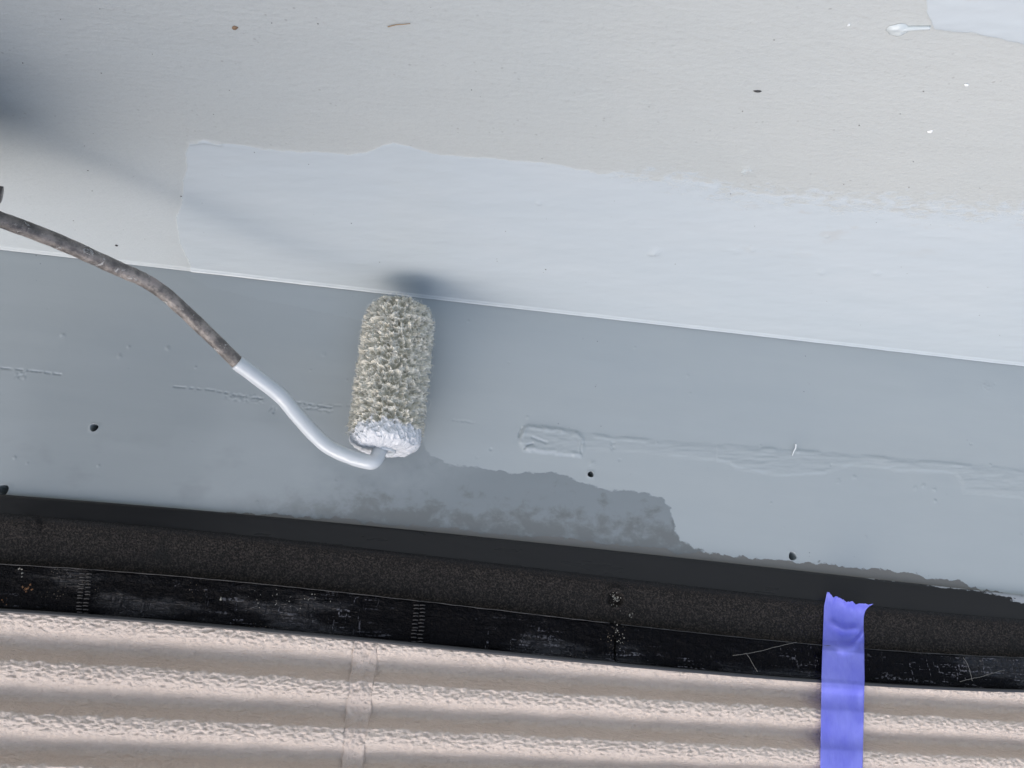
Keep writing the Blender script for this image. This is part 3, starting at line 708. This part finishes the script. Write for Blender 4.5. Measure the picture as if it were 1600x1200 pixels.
# the wire frame of the roller
end = A + ax * LEN
c_in = end - ax * 0.012; c_out = end + ax * 0.0008 + np.array([-0.0012, 0.0012, 0])
ctrl = [(584, 721, .0275), (563, 719, .0278), (540, 711, .0285), (512, 697, .0298), (488, 675, .0318), (462, 646, .0346), (440, 620, .0378), (405, 592, .0435), (370, 566, .049)]
coat = [c_in, end - ax * 0.001 + 0 * ax, c_out] + [on_y(a, b, d) for a, b, d in ctrl]
bare_c = [(371, 567, .049), (330, 526, .0545), (275, 474, .0635), (248, 452, .068), (222, 436, .072), (192, 423, .076), (150, 404, .0815), (104, 383, .0875), (52, 362, .094), (0, 343, .100), (-22, 335, .1025), (-44, 327, .106)]
bare_p = [on_y(a, b, d) for a, b, d in bare_c]
def resmooth(P, n=14): return spline(P, n)
tube('painted_rod', resmooth(coat[2:]), 0.00305, M_WET, roller, seg=20, rough=0.05, seed=5)
tube('rod_stub', np.array([c_in, end, c_out + ax * 0.0006]), 0.0026, M_WET, roller, seg=16)
rp = resmooth(bare_p, 22)
tube('wire_rod', rp, 0.0026 + 0.00012 * fbm(np.arange(len(rp)) / 9, np.zeros(len(rp)), 6, 3), M_ROD, roller, seg=24, rough=0.06, seed=7)
# raised ring of paint where the rod leaves the sleeve
ra = np.linspace(0, 2 * np.pi, 33)
ringp = np.array([end + ax * 0.0012 + 0.0042 * (math.cos(a) * e1 + math.sin(a) * e2) for a in ra])
tube('end_ring', ringp, 0.00085, M_WET, roller, seg=10, cap=False)
# ferrule and handle beyond the frame, and the bent wire end beside it
d0 = np.array([-0.36, 0.82, 0.30]); d0 /= np.linalg.norm(d0)
tube('ferrule', np.array([rp[-1] - d0 * 0.004, rp[-1], rp[-1] + d0 * 0.012, rp[-1] + d0 * 0.014]), np.array([.0042, .0055, .0062, .0062]), M_ROD, roller, seg=20)
gp = rp[-1] + d0 * np.linspace(0.012, 0.135, 14)[:, None]
tube('handle_grip', gp, np.array([.007, .0105, .0118, .0118, .0110, .0105, .0108, .0115, .0122, .0126, .0126, .0122, .0115, .008]), M_GRIP, roller, seg=24)
hk = [rp[-1] + d0 * 0.004, on_y(-62, 312, .108), on_y(-30, 298, .109), on_y(-6, 302, .109), on_y(3, 304, .1085)]
tube('wire_end', spline(hk, 8), 0.0026, M_ROD, roller, seg=16, rough=0.2, seed=9)

# ------------------------------------------------------------------ the gloved hand on the handle (outside the frame, casts the shadow at upper left)
def build_hand():
    c = rp[-1] + d0 * 0.050                                        # grip centre
    out = np.array([-0.55, 0.75, 0.55]); out -= out.dot(d0) * d0; out /= np.linalg.norm(out)   # towards the back of the hand
    sid = np.cross(d0, out)
    verts, edges, rad = [], [], []
    def add(p, r, par=None):
        verts.append(tuple(p)); rad.append(r)
        if par is not None: edges.append((par, len(verts) - 1))
        return len(verts) - 1
    def around(t, a, r): return c + d0 * t + r * (math.cos(a) * out + math.sin(a) * sid)
    wrist = add(c + out * 0.026 - sid * 0.058 - d0 * 0.0, 0.025)
    palm = add(c + out * 0.024 - sid * 0.022, 0.026, wrist)
    arm = np.array([0.34, 0.40, 0.82]); arm /= np.linalg.norm(arm); wp = c + out * 0.026 - sid * 0.058
    fore = add(wp + arm * 0.07, 0.029, wrist)
    add(wp + arm * 0.12, 0.032, fore)
    for k, (t, ln) in enumerate(((-0.031, 1.0), (-0.010, 1.1), (0.011, 1.05), (0.031, 0.85))):
        kn = add(around(t, 0.35, 0.027), 0.0115, palm); q = kn
        for a in (1.1, 1.9, 2.7, 3.4):
            q = add(around(t, 0.35 + (a - 0.35) * ln, 0.0205), 0.0098 - 0.0006 * a, q)
    q = add(c - d0 * 0.035 + out * 0.010 - sid * 0.022, 0.013, palm)
    q = add(around(-0.046, -2.0, 0.021), 0.011, q); add(around(-0.052, -2.9, 0.020), 0.0095, q)
    me = bpy.data.meshes.new('person'); me.from_pydata([tuple(np.array(v) - c) for v in verts], edges, []); 
    o = bpy.data.objects.new('person', me); o.location = tuple(c); link(o)
    sk = o.modifiers.new('skin', 'SKIN'); sk.use_smooth_shade = True
    for i, d in enumerate(me.skin_vertices[0].data):
        d.radius = (rad[i], rad[i]); d.use_root = (i == 1)
    o.modifiers.new('sub', 'SUBSURF').levels = 2; o.modifiers['sub'].render_levels = 2
    me.materials.append(M_GLOVE)
    tag(o, 'gloved hand of a painter gripping the roller handle', 'person')
    f0 = wp + arm * 0.03 + np.array([0.004, 0.002, 0]); f1 = wp + arm * 0.36
    V, fs = tube_data(np.linspace(f0, f1, 16), np.linspace(0.041, 0.048, 16) + 0.0025 * np.sin(np.arange(16) * 1.9), seg=32, rough=0.06, seed=3)
    mesh('sleeve', V, fs, M_SLEEVE, o)
build_hand()

# ------------------------------------------------------------------ small things lying on the floor
def blob(name, px, py, rx, ry, h, mat, label, cat, rot=0.0, seed=0, group=None, rough=0.25):
    c = on_z(px, py, 0.0); nu, nv = 18, 6
    a = np.linspace(0, 2 * np.pi, nu, endpoint=False)[:, None]; t = np.linspace(0.04, 1, nv)[None]
    rr = 1 + rough * perlin(np.cos(a) * 1.5 + seed, np.sin(a) * 1.5 + seed * 0.7, seed)
    x = rx * t * rr * np.cos(a); y = ry * t * rr * np.sin(a); z = h * np.sqrt(np.clip(1 - t ** 2, 0, 1)) * (1 + 0.4 * perlin(x / rx * 1.5, y / ry * 1.5, seed + 1)) + 0 * a
    V = np.stack([x * math.cos(rot) - y * math.sin(rot) + c[0], x * math.sin(rot) + y * math.cos(rot) + c[1], z + c[2] + 0.0001], -1)
    top = np.arange(nu) * nv
    o = mesh(name, V.reshape(-1, 3), [grid_faces(nu, nv, wrap=True, flip=True), top[None, ::1]], mat)
    me = o.data; co = np.array(c); me.transform(Matrix.Translation(-Vector(co))); o.location = tuple(co)
    return tag(o, label, cat, group)
blob('paint_drip', 1404, 46, .0026, .0019, .0009, M_DROP, 'glossy pale paint drip with thin tail beside the upper right paint patch', 'paint drip', 0, 2)
pd = bpy.data.objects['paint_drip']
tl = spline([on_z(a, b, 0.0003) for a, b in ((1408, 46), (1422, 44.5), (1436, 44), (1453, 43.5))], 6)
tube('drip_tail', tl, np.linspace(.0007, .00045, len(tl)), M_DROP, pd, seg=10)
st = spline([on_z(a, b, .0005) for a, b in ((606, 42), (618, 39), (630, 38), (641, 37))], 6)
tag(tube('straw_bit', st, np.linspace(.00014, .00009, len(st)), M_STRAW, seg=8), 'thin brown straw bit lying on the dry floor coat', 'straw')
blob('seed_husk', 367, 43, .0009, .0006, .0004, M_SEED, 'brown seed husk on the dry floor coat, left of the straw', 'seed', 0.6, 3)
blob('dark_chip', 1184, 142, .0011, .0004, .0003, M_DARK, 'black elongated chip lying on the dry floor coat', 'debris', 0.1, 4)
blob('dark_grit', 182, 383, .0006, .0006, .0004, M_DARK, 'black round grit on the floor above the wire rod', 'debris', 0.1, 5)
blob('paint_blob', 1166, 266, .0018, .0022, .0003, M_DROP, 'round pale paint blob by the ragged edge of the wet coat', 'paint blob', 0, 6, rough=0.15)
for i, (x, y, r, lb) in enumerate(((1510, 132, .00065, 'white paint fleck on the dry floor, nearer the drip with the tail'), (1453, 205, .0008, 'white paint fleck on the dry floor, larger and nearer the wet coat'),
                                  (1326, 38, .0004, 'tiny white paint fleck left of the drip with the tail'))):
    blob('paint_fleck', x, y, r, r * .7, .0004, M_WHITE, lb, 'paint fleck', 0.5 * i, 8 + i, 'white paint flecks on the dry floor')
# dust and grit nobody could count
def dust():
    g = np.random.default_rng(11); Vs, Fs = [], []; n = 110
    X = g.uniform(-0.2, 0.26, n); Yy = g.uniform(0.02, 0.2, n)
    for i in range(n):
        r = g.uniform(.00008, .00022) * (1.8 if g.random() < .06 else 1); a0 = g.uniform(0, 6.28)
        p = [[X[i] + r * g.uniform(.6, 1.5) * math.cos(a0 + k * 1.2566), Yy[i] + r * math.sin(a0 + k * 1.2566), 0.0002] for k in range(5)] + [[X[i], Yy[i], 0.0002 + r]]
        Vs += p; b = i * 6; Fs += [[b + k, b + (k + 1) % 5, b + 5] for k in range(5)]
    o = mesh('floor_grit', Vs, np.array(Fs), mat_flat('grit', (0.13, 0.12, 0.11), 0.8, 800, 0.5), smooth=False)
    tag(o, 'fine dark grit scattered over the floor coat', 'grit', kind='stuff')
dust()
# fibre shed by the nap, stuck on the painted seam
fb = spline([on_y(a, b, d) for a, b, d in ((1238, 712, .0007), (1240, 706, .0010), (1243, 700, .0016), (1243.5, 694, .0018))], 6)
fo = tube('shed_fibre', fb, np.linspace(.00022, .0004, len(fb)), M_WHITE, seg=8)
tag(fo, 'white shed fibre stuck upright in the wet paint of the wall seam', 'fibre')
# pale fibres and scratches on the black flashing
for i, pts in enumerate((((1290 - 45, 1003), (1270 - 95, 1020), (1145, 1024)), ((1166, 1021), (1176, 1037), (1184, 1049)), ((1505, 1027), (1512, 1038), (1519, 1064)), ((1500, 1065), (1540, 1055), (1570, 1047)))):
    q = spline([on_y(a, b, Y_RIM + .0006) for a, b in pts], 8)
    q = q + 0.0003 * np.stack([fbm(q[:, 0] / .004, q[:, 2] / .004, 121, 2), 0 * q[:, 0], fbm(q[:, 0] / .004, q[:, 2] / .004, 123, 2)], -1)
    tube('pale_fibre', q, 0.00007, M_FIB, strip, seg=6)

# thin paler line on the top edge of the tar strip, woven seams, lint and crumbs caught on it
q = xs[(xs > -0.30) & (xs < 0.40)][::3]
ed = np.stack([q, np.full(len(q), Y_TAR + 0.0001), L_tar0(q) + 0.0002 + 0.00025 * fbm(q / .009, 0 * q, 131, 3)], -1)
for a, b in ((-0.30, gap - 0.001), (gap + 0.001, 0.40)):
    k = (q >= a) & (q <= b)
    tube('pale_edge', ed[k], 0.00016 * (1 + 0.8 * fbm(q[k] / .006, 0 * q[k] + 3, 133, 3)), M_EDGE, strip, seg=6)
def stitches(cx, cy, n):
    Vs, Fs, b = [], [], 0
    for i in range(n):
        for dx in (-5, 5):
            y0 = cy + i * 5.6 + rng.uniform(-1, 1); x0 = cx + dx - i * 0.5 + rng.uniform(-1, 1)
            p = on_y(np.array([x0 - 4, x0, x0 + 4]), np.array([y0, y0 - .4, y0 + .4]), Y_RIM - .0006 + np.array([0, .0004, 0]))
            v, f = tube_data(p, 0.00026, seg=6, cap=False); Vs.append(v); Fs.append(f[0] + b); b += len(v)
    o = mesh('woven_seam', np.vstack(Vs), np.concatenate(Fs), M_STITCH, strip); o['kind'] = 'stuff'
stitches(134, 896, 12); stitches(656, 946, 12)
def crumbs(name, cx, cy, sx, sy, n, r, y, mat):
    Vs, Fs = [], []
    for i in range(n):
        c = on_y(cx + rng.normal() * sx, cy + rng.normal() * sy, y); k = len(Vs) * 0 + sum(len(v) for v in Vs)
        rr = r * rng.uniform(.5, 1.5); d = rng.standard_normal((6, 3)); d /= np.linalg.norm(d, axis=1)[:, None]
        base = np.array([[1, 0, 0], [-1, 0, 0], [0, 1, 0], [0, -1, 0], [0, 0, 1], [0, 0, -1]]) * rr * rng.uniform(.5, 1.6, (6, 1)) + d * rr * .4
        Vs.append(c + base)
        Fs += [[k + a, k + b, k + e] for a, b, e in ((0, 2, 4), (2, 1, 4), (1, 3, 4), (3, 0, 4), (2, 0, 5), (1, 2, 5), (3, 1, 5), (0, 3, 5))]
    o = mesh(name, np.vstack(Vs), np.array(Fs), mat, strip, smooth=False); o['kind'] = 'stuff'
crumbs('lint', 960, 936, 4, 9, 34, .00022, Y_GR + .0006, M_LINT)
crumbs('lint', 985, 962, 2, 2, 3, .0004, Y_GR + .0006, M_LINT)
crumbs('lint', 968, 990, 4, 14, 16, .0002, Y_RIM - .0004, M_LINT)
crumbs('lint', 34, 890, 5, 5, 4, .0004, Y_RIM - .0006, M_LINT)
crumbs('lint', 345, 937, 1.5, 1, 3, .0005, Y_RIM - .0006, M_LINT)
crumbs('lint', 450, 935, 45, 9, 30, .00018, Y_RIM - .0006, M_LINT)
crumbs('rust_crumb', 43, 921, 3, 2.5, 9, .0004, Y_RIM - .0006, M_RUST)
crumbs('rust_crumb', 6, 938, 4, 6, 5, .00025, Y_RIM - .0006, M_RUST)
